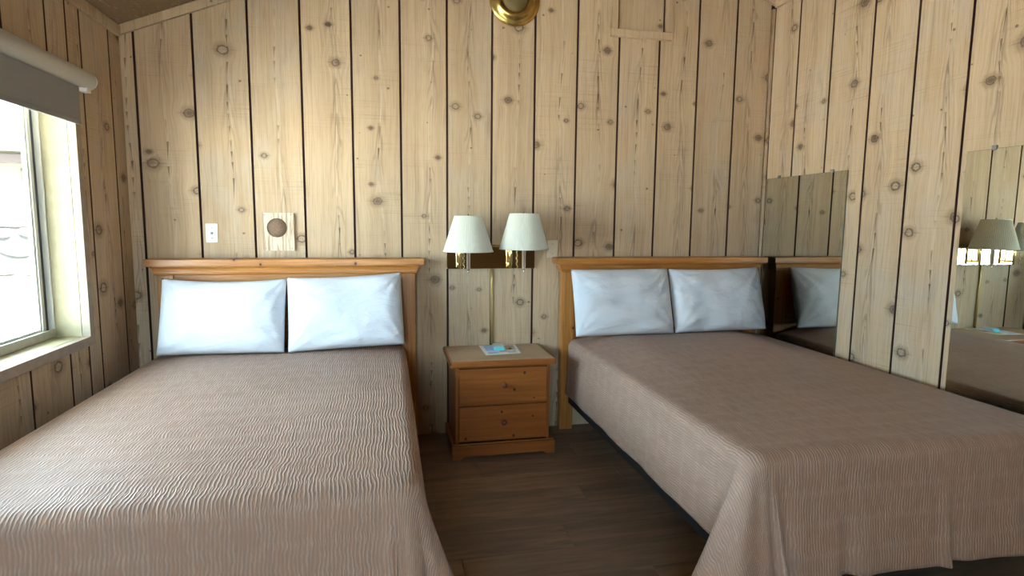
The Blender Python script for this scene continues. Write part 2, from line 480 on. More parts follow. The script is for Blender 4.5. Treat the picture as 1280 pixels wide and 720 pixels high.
for a, b_ in zip(JYL, JYL[1:]):
    if b_ >= WY1 or a <= WY0: lboard(a, b_, 0., top); continue
    if a > WY1 + .02: lboard(a, WY1+.012, 0., top)
    if b_ < WY0 - .02: lboard(WY0-.012, b_, 0., top)
    a2, b2 = min(a, WY1+.012), max(b_, WY0-.012)
    lboard(a2, b2, 0., WZ0-.012); lboard(a2, b2, WZ1+.012, top)
# wall behind the camera
wf = B()
zt = ceil_z(XR)
poly_top = [(XL-.12, BZ1+.02), (XR+.12, BZ1+.02), (XR+.12, ceil_z(XR)+.02), (RIDGE_X, ceil_z(RIDGE_X)+.05), (XL-.12, ceil_z(XL)+.02)]
wf.prism(poly_top, YF-.14, YF); wf.box(XL-.12, XR+.12, YF-.14, YF, -.05, BZ0-.02)
wf.box(XL-.12, BX0-.02, YF-.14, YF, BZ0-.02, BZ1+.02); wf.box(BX1+.02, XR+.12, YF-.14, YF, BZ0-.02, BZ1+.02)
wf = wf.build('wall_front', M['plank_ceiling']); tag(wf, 'plain wooden wall opposite the headboards', kind='structure')
# ceiling: two slopes
cl = B()
zr = ceil_z(RIDGE_X)
cl.prism([(XL-.14, ceil_z(XL)-.14*SLOPE), (RIDGE_X, zr), (XR+.5, ceil_z(XR)-.5*SLOPE), (XR+.5, ceil_z(XR)-.5*SLOPE+.1), (RIDGE_X, zr+.1), (XL-.14, ceil_z(XL)-.14*SLOPE+.1)], YF-.6, YB+.12)
cl = cl.build('ceiling', M['plank_ceiling']); tag(cl, 'sloping wooden ceiling', kind='structure')
# trims along the ceiling
t = B(); w2 = .055
t.prism([(XL+.03, ceil_z(XL+.03)-.004), (RIDGE_X, zr-.004), (RIDGE_X, zr-w2), (XL+.03, ceil_z(XL+.03)-w2)], YB-T-.018, YB-T)
tag(t.build('trim_1', M['plank']), 'sloping trim board at the top of the back wall on the left', kind='structure')
t = B(); t.prism([(RIDGE_X+.001, zr-.004), (XR-.03, ceil_z(XR-.03)-.004), (XR-.03, ceil_z(XR-.03)-w2), (RIDGE_X+.001, zr-w2)], YB-T-.018, YB-T)
tag(t.build('trim_2', M['plank']), 'sloping trim board at the top of the back wall on the right', kind='structure')
tag(B().box(XL+T, XL+T+.02, YF, YB-T-.02, ceil_z(XL)-.055, ceil_z(XL)-.0, .002).build('trim_3', M['plank']), 'level trim board along the top of the left wall', kind='structure')
tag(B().box(XR-T-.02, XR-T, YF, YB-T-.02, ceil_z(XR)-.06, ceil_z(XR)-.0, .002).build('trim_4', M['plank']), 'level trim board along the top of the right wall', kind='structure')
tag(B().box(2.546, XR-T-.001, YB-T-.006, YB, 0, ceil_z(XR)-.06, .002).build('trim_5', M['plank'], loc=(0, 0, 0)), 'narrow upright strip in the corner of back and right wall', kind='structure')
# floor boards
fl = B().box(XL-.12, XR+.12, YF-.12, YB+.1, -.08, -.0095).build('floor', M['ext_dark']); tag(fl, 'dark brown wood look plank floor', kind='structure')
rng = random.Random(4)
fw_, flen = .185, 1.22
fm = B().box(-flen/2+.0008, flen/2-.0008, -fw_/2+.0008, fw_/2-.0008, -.0095, 0, .0012).mesh('floor_plank', M['floor'])
y = YB - .065; row = 0
while y > YF:
    x = XL - .2 - ((row*.437) % 1.0)*flen*.9
    if abs(y-2.665) < .1: x = .945 - 2*flen - flen/2 + flen/2
    while x < XR:
        x1 = x + flen
        if x1 > XL + .02:
            lo, hi = max(x, XL+.001), min(x1, XR-.001)
            if hi - lo > .03:
                if lo == x and hi == x1 and y+fw_/2 < YB and y-fw_/2 > YF: me = fm
                else:
                    me = B().box(lo-(x+x1)/2+.0008, hi-(x+x1)/2-.0008, max(-fw_/2, YF-y)+.0008, min(fw_/2, YB-.001-y)-.0008, -.0095, 0, .0012).mesh('floor_plank', M['floor'])
                link('floor_plank', me, fl, ((x+x1)/2, y, 0))
        x = x1
    y -= fw_; row += 1

# ------------------------------------------------------------------ window in the left wall
w1 = B()          # jamb lining + outer frame
XO = XL - .135
w1.box(XO, XL-.0, WY1, WY1+.018, WZ0-.018, WZ1+.018); w1.box(XO, XL, WY0-.018, WY0, WZ0-.018, WZ1+.018)
w1.box(XO, XL, WY0, WY1, WZ1, WZ1+.018); w1.box(XO, XL+.003, WY0, WY1, WZ0-.018, WZ0)
w1 = w1.build('window_1', M['cream']); tag(w1, 'sliding window with cream jambs in the left wall', kind='structure')
CX0, CX1 = XL+T, XL+T+.016
B().box(XL, CX1, WY1+.002, WY1+.045, WZ0-.045, WZ1+.045, .002).build('casing', M['casing'], w1)
B().box(XL, CX1, WY0-.045, WY0-.002, WZ0-.045, WZ1+.045, .002).build('casing', M['casing'], w1)
B().box(XL, CX1+.002, WY0-.001, WY1+.001, WZ0-.045, WZ0-.001, .002).build('casing', M['casing'], w1)
B().box(XL, CX1, WY0-.001, WY1+.001, WZ1+.001, WZ1+.045, .002).build('casing', M['casing'], w1)
FX0, FX1 = XO-.030, XO+.028
B().box(FX0, FX1, WY0+.001, WY1-.001, WZ0+.001, WZ0+.022, .002).box(FX1-.012, FX1, WY0, WY1, WZ0+.02, WZ0+.040).box(FX0, FX0+.01, WY0, WY1, WZ0+.02, WZ0+.034).build('sill_track', M['alu_rail'], w1)
B().box(FX0, FX1, WY0+.001, WY1-.001, WZ1-.03, WZ1-.001, .002).build('head_track', M['alu_rail'], w1)
B().box(FX0, FX1, WY1-.009, WY1-.001, WZ0+.02, WZ1-.02, .001).build('side_frame', M['alu'], w1)
B().box(FX0, FX1, WY0+.001, WY0+.009, WZ0+.02, WZ1-.02, .001).build('side_frame', M['alu'], w1)
def sash(y0, y1, x0):
    s = B(); ww = .048
    s.box(x0, x0+.018, y1-ww, y1, WZ0+.026, WZ1-.032, .002); s.box(x0, x0+.018, y0, y0+ww, WZ0+.026, WZ1-.032, .002)
    s.box(x0+.018, x0+.024, y1-ww+.012, y1-ww+.024, WZ0+.03, WZ1-.034, .001)
    s.box(x0, x0+.018, y0+ww, y1-ww, WZ0+.026, WZ0+.050, .002); s.box(x0, x0+.018, y0+ww, y1-ww, WZ1-.06, WZ1-.032, .002)
    o = s.build('sash', M['alu'], w1)
    B().box(x0+.007, x0+.010, y0+ww-.004, y1-ww+.004, WZ0+.046, WZ1-.056).build('pane', M['glass'], o)
    return o
mid = (WY0+WY1)/2
sash(mid-.03, WY1-.034, FX0+.020); sash(WY0+.034, mid+.03, FX0+.001)
B().box(FX0+.004, FX0+.034, WY1-.0335, WY1-.0095, WZ0+.024, WZ1-.032).build('gasket', M['alu_dark'], w1)
# roller shade
rs = tag(empty('roller_shade', (XL+T, WY1, WZ0)), 'grey roller shade partly drawn with off white cassette above the window', 'shade')
SX = XL + T + .004
ca = B(); prof = []
zt_, zb_ = 2.030, 1.955
for i in range(11):
    a = pi/2 - pi*.92*i/10
    prof.append((SX + .036 + .036*cos(a), (zt_+zb_)/2 + .042*sin(a)))
prof = [(SX, zt_ - .001)] + prof + [(SX, zb_ + .004)]
n = len(prof); y0, y1 = 1.39, 3.165
ca.faces([(x, y0, z) for x, z in prof] + [(x, y1, z) for x, z in prof], [tuple(range(n)), tuple(range(2*n-1, n-1, -1))] + [(i, i+n, (i+1) % n+n, (i+1) % n) for i in range(n)])
rel(ca.build('cassette', M['cassette']), rs)
for yy in (1.387, 3.165): rel(B().lathe([(.002, 0), (.036, 0), (.038, .002), (.036, .006), (.002, .007)], (SX+.038, yy-.003, 1.992), 'y', 24).build('end_cap', M['cap']), rs)
rel(B().box(SX+.018, SX+.0192, 1.44, 3.105, 1.805, 1.962).build('shade_fabric', M['shade_fabric']), rs)
rel(B().box(SX+.014, SX+.0235, 1.44, 3.105, 1.783, 1.806, .003).build('hem_bar', M['shade_fabric']), rs)
rel(B().box(SX+.020, SX+.052, 3.107, 3.150, 1.935, 1.958, .003).build('bracket', M['cap']), rs)


# unseen window added opposite the headboards to light the bed feet
w2_ = B()
w2_.box(BX0-.018, BX0, YF-.135, YF, BZ0-.018, BZ1+.018).box(BX1, BX1+.018, YF-.135, YF, BZ0-.018, BZ1+.018).box(BX0, BX1, YF-.135, YF, BZ1, BZ1+.018).box(BX0, BX1, YF-.135, YF, BZ0-.018, BZ0)
w2_.box((BX0+BX1)/2-.02, (BX0+BX1)/2+.02, YF-.12, YF-.08, BZ0, BZ1)
w2_ = w2_.build('fill_window', M['cream']); tag(w2_, 'unseen window added for fill light in the wall opposite the headboards', kind='structure')
B().box(BX0, (BX0+BX1)/2-.02, YF-.101, YF-.098, BZ0, BZ1).build('pane', M['glass'], w2_)
B().box((BX0+BX1)/2+.02, BX1, YF-.101, YF-.098, BZ0, BZ1).build('pane', M['glass'], w2_)

# ------------------------------------------------------------------ beds
def bed(name, label, group, x0, x1, hx0, hx1, ztop):
    """x0..x1 mattress, hx0..hx1 outer faces of the headboard posts"""
    yh, yf = 3.545, 1.64
    r = tag(empty(name, ((x0+x1)/2, (yh+yf)/2, 0)), label, 'bed', group)
    P = lambda b, n, m: rel(b.build(n, m), r)
    # steel frame
    fr = B()
    for x in (x0+.02, x1-.02): fr.box(x-.018, x+.018, yf+.06, yh-.005, .185, .245, .002)
    for y in (yf+.30, (yf+yh)/2, yh-.27): fr.box(x0+.04, x1-.04, y-.018, y+.018, .205, .24, .002)
    fr = P(fr, 'bed_frame', M['steel'])
    for x in (x0+.20, x1-.20):
        for y in (yf+.30, yh-.27):
            lg = P(B().lathe([(.016, .05), (.016, .206)], (x, y, 0), n=14), 'leg', M['steel'])
            c = B().lathe([(.008, -.012), (.024, -.012), (.026, -.008), (.026, .008), (.024, .012), (.008, .012)], (x, y, .0262), 'x', 20)
            c.box(x-.018, x+.018, y-.006, y+.006, .026, .056, .002)
            c.build('caster', M['caster'], lg)
    P(B().box(x0+.006, x1-.006, yf+.01, yh-.01, .246, .40, .02), 'box_spring', M['boxspring'])
    P(B().box(x0+.012, x1-.012, yf+.014, yh-.02, .401, ztop-.032, .03), 'mattress', M['mattress'])
    # headboard
    by, fy = 3.612, 3.556
    rail = rel(B().box(hx0+.088, hx1-.088, fy, by-.012, .985, 1.045, .003).build('headboard', M['pine_x'], None, None), r)
    HB = lambda b, n, m, loc=(0, 0, 0): setp(b.build(n, m), rail, r)
    def setp(o, p, root):
        o.parent = p; return o
    for s in (0, 1):
        a = hx0 if s == 0 else hx1-.087
        HB(B().box(a, a+.087, fy-.004, by, 0, 1.045, .004), 'post', M['pine_z'])
    HB(B().box(hx0+.089, hx1-.089, fy+.018, by-.018, .40, .986), 'panel', M['pine_x'])
    HB(B().box(hx0+.089, hx1-.089, fy+.004, fy+.016, .972, .984, .003), 'panel_bead', M['pine_x'])
    HB(B().box(hx0+.089, hx1-.089, fy, by-.012, .33, .40, .003), 'lower_rail', M['pine_x'])
    # crown: moulding mitred round three sides
    pr = [(-.01, 1.043), (.006, 1.043), (.010, 1.046), (.011, 1.051), (.008, 1.055), (.008, 1.060), (.014, 1.061), (.014, 1.066)]
    for i in range(7):
        a = i/6*pi/2; pr.append((.016 + .022*(1-cos(a)), 1.068 + .026*sin(a)))
    pr += [(.042, 1.0945), (.042, 1.098), (.047, 1.099), (.048, 1.102), (.048, 1.131), (.045, 1.135), (.02, 1.136), (-.02, 1.136)]
    cb = B(); rows = []
    for o, z in pr:
        rows.append([cb.bm.verts.new(p) for p in ((hx0-o, by+.012, z), (hx0-o, fy-.004-o, z), (hx1+o, fy-.004-o, z), (hx1+o, by+.012, z))])
    for a, b2 in zip(rows, rows[1:]):
        for i in range(4): cb.bm.faces.new((a[i], a[(i+1) % 4], b2[(i+1) % 4], b2[i]))
    cb.bm.faces.new(rows[0]); cb.bm.faces.new(rows[-1])
    HB(cb, 'crown_moulding', M['pine_x'])
    return r
bed('bed', 'double bed with honey pine crown headboard by the window', 'pair of pine beds', -1.245, .075, -1.262, .158, .612)
bed('bed', 'double bed with honey pine crown headboard beside the mirrors', 'pair of pine beds', 1.135, 2.482, 1.085, 2.480, .612)

def bump1(t, c, w): return exp(-((t-c)/w)**2)
def spread(name, label, x0, x1, ztop, Lside, Lfoot, cornL, cornR, foot_folds, dome, seed):
    """draped bedspread. corn*: dict(flare, drop, folds) for the two foot corners; folds on the foot face as (x, amp, width)"""
    yh, yf = 3.50, 1.585
    rc, re = .075, .048
    S = []     # samples: x, y, nx, ny, kind, param
    def seg(p0, p1, nrm, n, kind):
        for i in range(n):
            t = i/n; S.append((p0[0]+(p1[0]-p0[0])*t, p0[1]+(p1[1]-p0[1])*t, nrm[0], nrm[1], kind, t))
    def arc(cx, cy, a0, a1, n, kind):
        for i in range(n):
            t = i/n; a = a0+(a1-a0)*t; S.append((cx+rc*cos(a), cy+rc*sin(a), cos(a), sin(a), kind, t))
    seg((x0, yh), (x0, yf+rc), (-1, 0), 100, 'L')
    arc(x0+rc, yf+rc, pi, 1.5*pi, 56, 'cL')
    seg((x0+rc, yf), (x1-rc, yf), (0, -1), 150, 'F')
    arc(x1-rc, yf+rc, 1.5*pi, 2*pi, 56, 'cR')
    seg((x1, yf+rc), (x1, yh), (1, 0), 100, 'R'); S.append((x1, yh, 1, 0, 'R', 1.))
    xc = (x0+x1)/2
    def topz(x, y):
        ex = min(1, max(0, min(x-x0, x1-x)/.34)); ex = ex*ex*(3-2*ex)
        hd = min(1, max(0, (y-1.9)/1.2)); hd = hd*hd*(3-2*hd)
        n = noise.noise(Vector((x*2.2+seed, y*2.2, seed)))*.006 + noise.noise(Vector((x*7, y*7, seed)))*.0018
        return ztop + dome*ex*hd + n*ex
    b = B(); uvl = b.bm.loops.layers.uv.new('UVMap'); rows = []; UV = {}
    K = 20
    for (px, py, nx, ny, kind, t) in S:
        col = []
        rx, ry = px-nx*re, py-ny*re
        qx, qy = xc, min(max(py, yf+.55), yh)
        for k in range(K):
            s = k/K; s = s
            X, Y = qx+(rx-qx)*s, qy+(ry-qy)*s
            col.append(((X, Y, topz(X, Y)), (X, Y)))
        for k in range(7):                                   # rounded edge
            a = k/6*pi/2; X, Y = rx+nx*re*sin(a), ry+ny*re*sin(a)
            col.append(((X, Y, topz(rx, ry)-re*(1-cos(a))), (rx+nx*re*a, ry+ny*re*a)))
        # drop
        if kind in ('L', 'R'):
            L = Lside; base = .012; cor = cornL if kind == 'L' else cornR
            d = (py-yf)                                      # distance from the foot
            near = exp(-((d-rc)/.035)**2); L += cor['drop']*.30*near
            base += cor['flare']*.30*near
        elif kind == 'F':
            L = Lfoot; base = .02
            for cor, d in ((cornL, px-x0), (cornR, x1-px)):
                near = exp(-(d/.2)**2); L += cor['drop']*.5*near; base += cor['flare']*.30*near
        else:
            cor = cornL if kind == 'cL' else cornR
            tt = t if kind == 'cL' else 1-t                  # 0 at the side .. 1 at the foot
            s_ = tt*tt*(3-2*tt)
            L = (Lside+cor['drop']*.30)*(1-s_) + (Lfoot+cor['drop']*.5)*s_ + cor['drop']*.65*sin(pi*tt)
            base = (.012+cor['flare']*.30)*(1-s_) + (.02+cor['flare']*.3)*s_ + cor['flare']*.75*sin(pi*tt)
        R = 22
        for k in range(1, R+1):
            v = k/R; dd = v*(L-re)
            o = base*(v**1.15)
            if kind == 'F':
                for fx, amp, wd in foot_folds: o += amp*(v**1.3)*bump1(px, fx + .02*(v-.5), wd)
                o += .006*v*noise.noise(Vector((px*6, seed, 1)))
            elif kind in ('L', 'R'):
                o += .007*v*noise.noise(Vector((py*4, seed, 2)))
            else:
                for ft, amp, wd in cor['folds']: o += amp*(v**1.2)*bump1(tt, ft, wd)
            wob = .003*noise.noise(Vector((px*9, py*9, v*3+seed)))*v
            z = topz(rx, ry) - re - dd*(1 - .5*(base*.6)**2)
            if k > R-2 and kind == 'F': z += .0
            hem = .012*noise.noise(Vector((px*2.3, py*2.3, seed+4)))*v if kind == 'F' else 0
            X, Y = px+nx*(o+wob), py+ny*(o+wob)
            col.append(((X, Y, max(z+hem, .012)), (rx+nx*(re*pi/2+dd), ry+ny*(re*pi/2+dd))))
        vs = []
        for co, uv in col:
            vtx = b.bm.verts.new(co); UV[vtx] = uv; vs.append(vtx)
        rows.append(vs)
    for a, c in zip(rows, rows[1:]):
        for i in range(len(a)-1):
            f = b.bm.faces.new((a[i], a[i+1], c[i+1], c[i])); f.smooth = True
            for lp in f.loops: lp[uvl].uv = UV[lp.vert]
    bmesh.ops.remove_doubles(b.bm, verts=b.bm.verts[:], dist=.0005)
    o = b.build(name, M['spread'])
    md = o.modifiers.new('thickness', 'SOLIDIFY'); md.thickness = .005; md.offset = -1
    # orient outward
    if o.data.polygons[0].normal.z < 0: o.data.flip_normals()
    return tag(o, label, 'bedspread', 'taupe crinkled bedspreads')
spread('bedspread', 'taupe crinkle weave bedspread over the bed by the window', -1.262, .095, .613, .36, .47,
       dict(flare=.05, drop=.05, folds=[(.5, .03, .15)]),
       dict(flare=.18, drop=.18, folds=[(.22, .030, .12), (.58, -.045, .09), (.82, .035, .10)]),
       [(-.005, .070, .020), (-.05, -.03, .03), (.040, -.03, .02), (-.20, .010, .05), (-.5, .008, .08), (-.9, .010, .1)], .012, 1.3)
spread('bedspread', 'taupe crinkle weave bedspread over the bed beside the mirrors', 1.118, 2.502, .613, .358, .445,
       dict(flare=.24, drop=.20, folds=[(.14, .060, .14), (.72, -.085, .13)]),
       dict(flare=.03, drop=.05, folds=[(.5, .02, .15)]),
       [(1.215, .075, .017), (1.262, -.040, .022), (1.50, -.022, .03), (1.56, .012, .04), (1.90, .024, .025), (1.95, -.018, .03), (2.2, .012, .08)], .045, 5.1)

# ------------------------------------------------------------------ pillows
def pillow(label, cx, zb, w, h, th, seed, roll=0., lean=22., yb=3.29, top_dip=.0):
    b = B(); NU, NV = 44, 34; grid = {}
    for side in (-1, 1):
        for i in range(NU+1):
            for j in range(NV+1):
                a = -1 + 2*i/NU; c = -1 + 2*j/NV
                a_, c_ = sin(a*pi/2)*.35+a*.65, sin(c*pi/2)*.35+c*.65
                # outline: sides drawn in a little between the pointed corners
                X = a_*(w/2)*(1 - .012*(1-c_*c_)*a_*a_)
                Z = c_*(h/2)*(1 - .012*(1-a_*a_)*c_*c_)
                if c_ > 0: Z -= top_dip*(1-a_*a_)*c_*c_
                tt = max(0., (1-abs(a_)**4.5))**.55*max(0., (1-abs(c_)**3.4))**.55
                edge = (1-abs(a_))*(1-abs(c_))
                wr_ = noise.noise(Vector((X*6+seed*7, Z*9, seed)))*.012 + noise.noise(Vector((X*3+Z*7+seed, Z*16-X*4, seed*3)))*.010
                # creases fanning out of the corners
                for sx in (-1, 1):
                    for sz in (-1, 1):
                        dx, dz = X-sx*w/2, Z-sz*h/2; rr = sqrt(dx*dx+dz*dz)+1e-4; an = math.atan2(abs(dz), abs(dx))
                        wr_ +=   .008*sin(an*15+seed+sx)*exp(-rr/.12)*min(1, rr/.03)
                Y = side*(tt*th/2 + wr_*min(1, tt*1.6))
                sag = .012*(1-c_)*.5*tt
                key = (i, j, side if 0 < i < NU and 0 < j < NV else 0)
                if key not in grid:
                    grid[key] = b.bm.verts.new((X, Y - (sag if side < 0 else 0), Z))
    G_ = lambda i, j, s: grid[(i, j, s if 0 < i < NU and 0 < j < NV else 0)]
    for s in (-1, 1):
        for i in range(NU):
            for j in range(NV):
                vs = [G_(i, j, s), G_(i+1, j, s), G_(i+1, j+1, s), G_(i, j+1, s)]
                try: f = b.bm.faces.new(vs); f.smooth = True
                except ValueError: pass
    o = b.build('pillow', M['pillow'])
    o.rotation_euler = (radians(-lean), radians(roll), 0)
    # rest the lower edge on the bed
    m = o.rotation_euler.to_matrix(); pts = [m @ v.co for v in o.data.vertices]
    zmin = min(p.z for p in pts)
    ylow = sorted(pts, key=lambda p: p.z)[0].y
    o.location = (cx, yb - ylow, zb - zmin)
    return tag(o, label, 'pillow', 'white pillows against the headboards')
pillow('white pillow leaning on the window side bed headboard, nearer the window', -.888, .630, .640, .420, .145, 1.1, .6, 18, 3.335, .018)
pillow('white pillow on the window side bed, nearer the nightstand', -.240, .630, .636, .425, .145, 2.7, -2.2, 18, 3.335, .010)
pillow('white pillow on the mirror side bed, nearer the nightstand', 1.449, .658, .655, .425, .145, 4.2, -.2, 17, 3.36, .0)
pillow('white pillow leaning on the mirror side bed headboard, nearer the mirrors', 2.111, .662, .655, .420, .145, 6.9, -.6, 17, 3.36, .008)

# ------------------------------------------------------------------ nightstand
ns = tag(empty('nightstand', (.637, 3.40, 0)), 'small knotty pine nightstand with two drawers between the beds', 'nightstand')
P = lambda b, n, m: rel(b.build(n, m), ns)
nx0, nx1, nyf, nyb = .362, .918, 3.218, 3.612
bd = B(); bd.box(nx0, nx0+.02, nyf, nyb, .012, .535, .002); bd.box(nx1-.02, nx1, nyf, nyb, .012, .535, .002)
bd.box(nx0+.02, nx1-.02, nyb-.012, nyb, .03, .535); bd.box(nx0+.02, nx1-.02, nyf, nyb-.012, .09, .104)
bd.box(nx0+.02, nx1-.02, nyf+.002, nyf+.02, .524, .535); bd.box(nx0+.02, nx1-.02, nyf+.003, nyf+.02, .302, .314)
P(bd, 'body', M['pine_darkz'])
tp = P(B().box(nx0-.034, nx1+.028, nyf-.034, nyb+.006, .536, .571, .007), 'top', M['pine_dark'])
v = B().box(nx0-.020, nx1+.014, nyf-.020, nyb, .571, .5722).build('top_inlay', M['lam']); v.parent = tp
def drawer(z0, z1):
    d = B(); x0, x1 = nx0+.019, nx1-.019
    d.box(x0, x1, nyf-.012, nyf+.008, z0, z1, .005); d.box(x0+.012, x1-.012, nyf+.008, nyb-.03, z0+.012, z1-.03)
    d = P(d, 'drawer', M['pine_drawer'])
    k = B().lathe([(.007, 0), (.006, -.010), (.009, -.014), (.0145, -.019), (.016, -.025), (.0135, -.031), (.005, -.034)], ((x0+x1)/2, nyf-.012, (z0+z1)/2+.006), 'y', 22).build('knob', M['knob'])
    k.parent = d
drawer(.316, .522); drawer(.098, .300)
# plinth with little bracket feet
pl = B(); x0, x1 = nx0-.022, nx1+.030
pl.prism([(x0, 0), (x0+.055, 0), (x0+.07, .014), (x1-.07, .014), (x1-.055, 0), (x1, 0), (x1, .078), (x0, .078)], nyf-.030, nyf-.010)
pl.box(x0, x0+.02, nyf-.010, nyb, 0, .078, .002).box(x1-.02, x1, nyf-.010, nyb, 0, .078, .002)
pl.box(x0+.003, x1-.003, nyf-.024, nyf-.009, .078, .088, .004)
P(pl, 'plinth', M['pine_dark'])

# leaflet and folded card on the nightstand
lf = tag(empty('leaflet', (.66, 3.47, .5725)), 'white leaflet with coloured pictures lying flat on the nightstand', 'leaflet')
def flat(poly, z0, z1): return B().faces_prism(poly, z0, z1)
def fp(s, poly, z0, z1):
    n = len(poly)
    s.faces([(x, y, z0) for x, y in poly] + [(x, y, z1) for x, y in poly], [tuple(range(n)), tuple(range(2*n-1, n-1, -1))] + [(i, i+n, (i+1) % n+n, (i+1) % n) for i in range(n)]); return s
B.faces_prism = fp
q = [(.553, 3.595), (.790, 3.600), (.772, 3.345), (.556, 3.325)]
def bil(u, v):
    a = [q[0][i]+(q[1][i]-q[0][i])*u for i in (0, 1)]; b_ = [q[3][i]+(q[2][i]-q[3][i])*u for i in (0, 1)]
    return (a[0]+(b_[0]-a[0])*v, a[1]+(b_[1]-a[1])*v)
def quad(u0, u1, v0, v1): return [bil(u0, v0), bil(u1, v0), bil(u1, v1), bil(u0, v1)]
rel(flat(q, .5724, .5730).build('sheet', M['paper']), lf)
for nm, rect, mt in (('picture', (.10, .40, .06, .62), 'print_blue'), ('picture', (.44, .66, .60, .80), 'print_grey'), ('picture', (.66, .93, .10, .62), 'print_stone'),
                     ('picture', (.74, .82, .40, .56), 'print_dark'), ('text_block', (.66, .90, .66, .90), 'print_grey'), ('text_block', (.10, .40, .72, .90), 'print_blue')):
    rel(flat(quad(*rect), .5730, .5732).build(nm, M[mt]), lf)
cd = tag(empty('folded_card', (.66, 3.5, .5735)), 'small folded cyan edged card standing on the leaflet', 'card')
c1 = B().faces_prism([(-.032, -.0006), (.032, -.0006), (.032, .0006), (-.032, .0006)], 0, .030).build('front_leaf', M['print_cyan'], cd, (-.004, -.064, .0002)); c1.rotation_euler = (radians(62), 0, radians(-6)); c1.location = (-.004, -.066, .0012)
c2 = B().faces_prism([(-.032, -.0006), (.032, -.0006), (.032, .0006), (-.032, .0006)], 0, .085).build('back_leaf', M['print_grey'], cd); c2.rotation_euler = (radians(-84), 0, radians(-6)); c2.location = (-.003, -.052, .0155)
c1.rotation_euler = (radians(-52), 0, radians(-6)); c1.location = (-.004, -.062, .0012)

# ------------------------------------------------------------------ twin swing-arm wall lamp
lp = tag(empty('wall_lamp', (.634, YB-T, 1.063)), 'brass twin wall lamp with two cream pleated shades above the nightstand', 'lamp')
LP = lambda b, n, m: rel(b.build(n, m), lp)
py = YB - T
bp = B(); bp.box(.352, .917, py-.022, py, 1.063, 1.213, .003)
LP(bp, 'back_plate', M['brass_plate'])
def shade(cx, cy, z0, z1, r0, r1):
    b = B(); NP = 84; n = NP*4; rows = []
    for k, (z, r) in enumerate([(z0, r0), (z0+.008, r0-.0025), (z0+(z1-z0)*.5, (r0+r1)/2), (z1-.006, r1+.002), (z1, r1)]):
        row = []
        for i in range(n):
            a = 2*pi*i/n; pl_ = (.0016 if k in (1, 2, 3) else .0004)*(abs((i % 4)-2)-1)
            row.append(b.bm.verts.new((cx+(r+pl_)*cos(a), cy+(r+pl_)*sin(a), z)))
        rows.append(row)
    for a, c in zip(rows, rows[1:]):
        for i in range(n):
            b.bm.faces.new((a[i], a[(i+1) % n], c[(i+1) % n], c[i]))
    sh = LP(b, 'lamp_shade', M['lampshade'])
    md = sh.modifiers.new('thickness', 'SOLIDIFY'); md.thickness = .0015; md.offset = -1
    def sub(bb, nm, m):
        o = bb.build(nm, M[m]); o.parent = sh; return o
    for rr_, zz_, tr_ in ((r0+.0005, z0+.003, .0032), (r1, z1-.002, .0026)):
        sub(B().tube([(cx+rr_*cos(a*pi/24), cy+rr_*sin(a*pi/24), zz_) for a in range(49)], tr_, 6), 'rim', 'lampshade')
    spd = B()
    for a in (0, 2.094, 4.189): spd.tube([(cx, cy, z1-.012), (cx+r1*cos(a), cy+r1*sin(a), z1-.004)], .0015, 6)
    spd.lathe([(.004, z1-.016), (.007, z1-.010), (.004, z1+.001), (.0055, z1+.006), (.002, z1+.012)], (cx, cy, 0), n=12)
    sub(spd, 'finial', 'brass_aged')
    return sh
def arm(cx, cy, hx, z0, z1, r0, r1, zb):
    shade(cx, cy, z0, z1, r0, r1)
    a = B()
    hy = py - .055
    a.box(hx-.007, hx+.007, py-.07, py-.021, 1.085, 1.10, .003); a.box(hx-.007, hx+.007, py-.07, py-.021, 1.180, 1.195, .003); a.box(hx-.013, hx+.013, py-.027, py-.021, 1.075, 1.205, .002)                 # hinge block on the plate
    LP(a, 'hinge', M['brass'])
    a = B(); a.lathe([(.004, 1.066), (.0085, 1.070), (.0085, 1.25), (.004, 1.254)], (hx, hy-.02, 0), n=16)
    LP(a, 'hinge_post', M['brass'])
    a = B(); a.tube([(hx, hy-.02, 1.236), (hx+(cx-hx)*.5, (hy+cy)/2, 1.238), (cx, cy, 1.236)], .006, 10)
    LP(a, 'swing_arm', M['brass'])
    s = B(); s.lathe([(.002, zb), (.004, zb+.003), (.0045, zb+.010), (.003, zb+.013), (.011, zb+.018), (.0125, zb+.024), (.0125, z0+.05), (.016, z0+.055), (.016, z0+.10), (.006, z0+.105)], (cx, cy, 0), n=20)
    LP(s, 'stem', M['chrome'])
    # pull chain of little beads beside the stem
    ch = B(); bx = hx + .55*(cx-hx)
    for i in range(14):
        zc = 1.195 - i*.0092
        ch.lathe([(.0005, -.0045), (.0035, -.0025), (.0048, 0), (.0035, .0025), (.0005, .0045)], (bx + .004*sin(i*1.7), (hy+cy)/2, zc), n=8)
    LP(ch, 'pull_chain', M['brass'])
    bl = B(); bl.lathe([(.012, z0+.105), (.026, z0+.135), (.03, z0+.155), (.022, z0+.18), (.004, z0+.19)], (cx, cy, 0), n=20)
    LP(bl, 'bulb', M['cap'])
arm(.462, 3.42, .425, 1.180, 1.390, .147, .081, 1.052)
arm(.800, 3.42, .745, 1.194, 1.408, .148, .087, 1.053)
cr = B()
cr.tube([(.634, py-.006, 1.064), (.636, py-.006, .95), (.6365, py-.006, .75), (.640, py-.007, .579)], .0042, 8)
cr.tube([(.644, py-.006, 1.064), (.642, py-.007, .97), (.647, py-.006, .80), (.650, py-.007, .579)], .0042, 8)
LP(cr, 'cord', M['cord'])

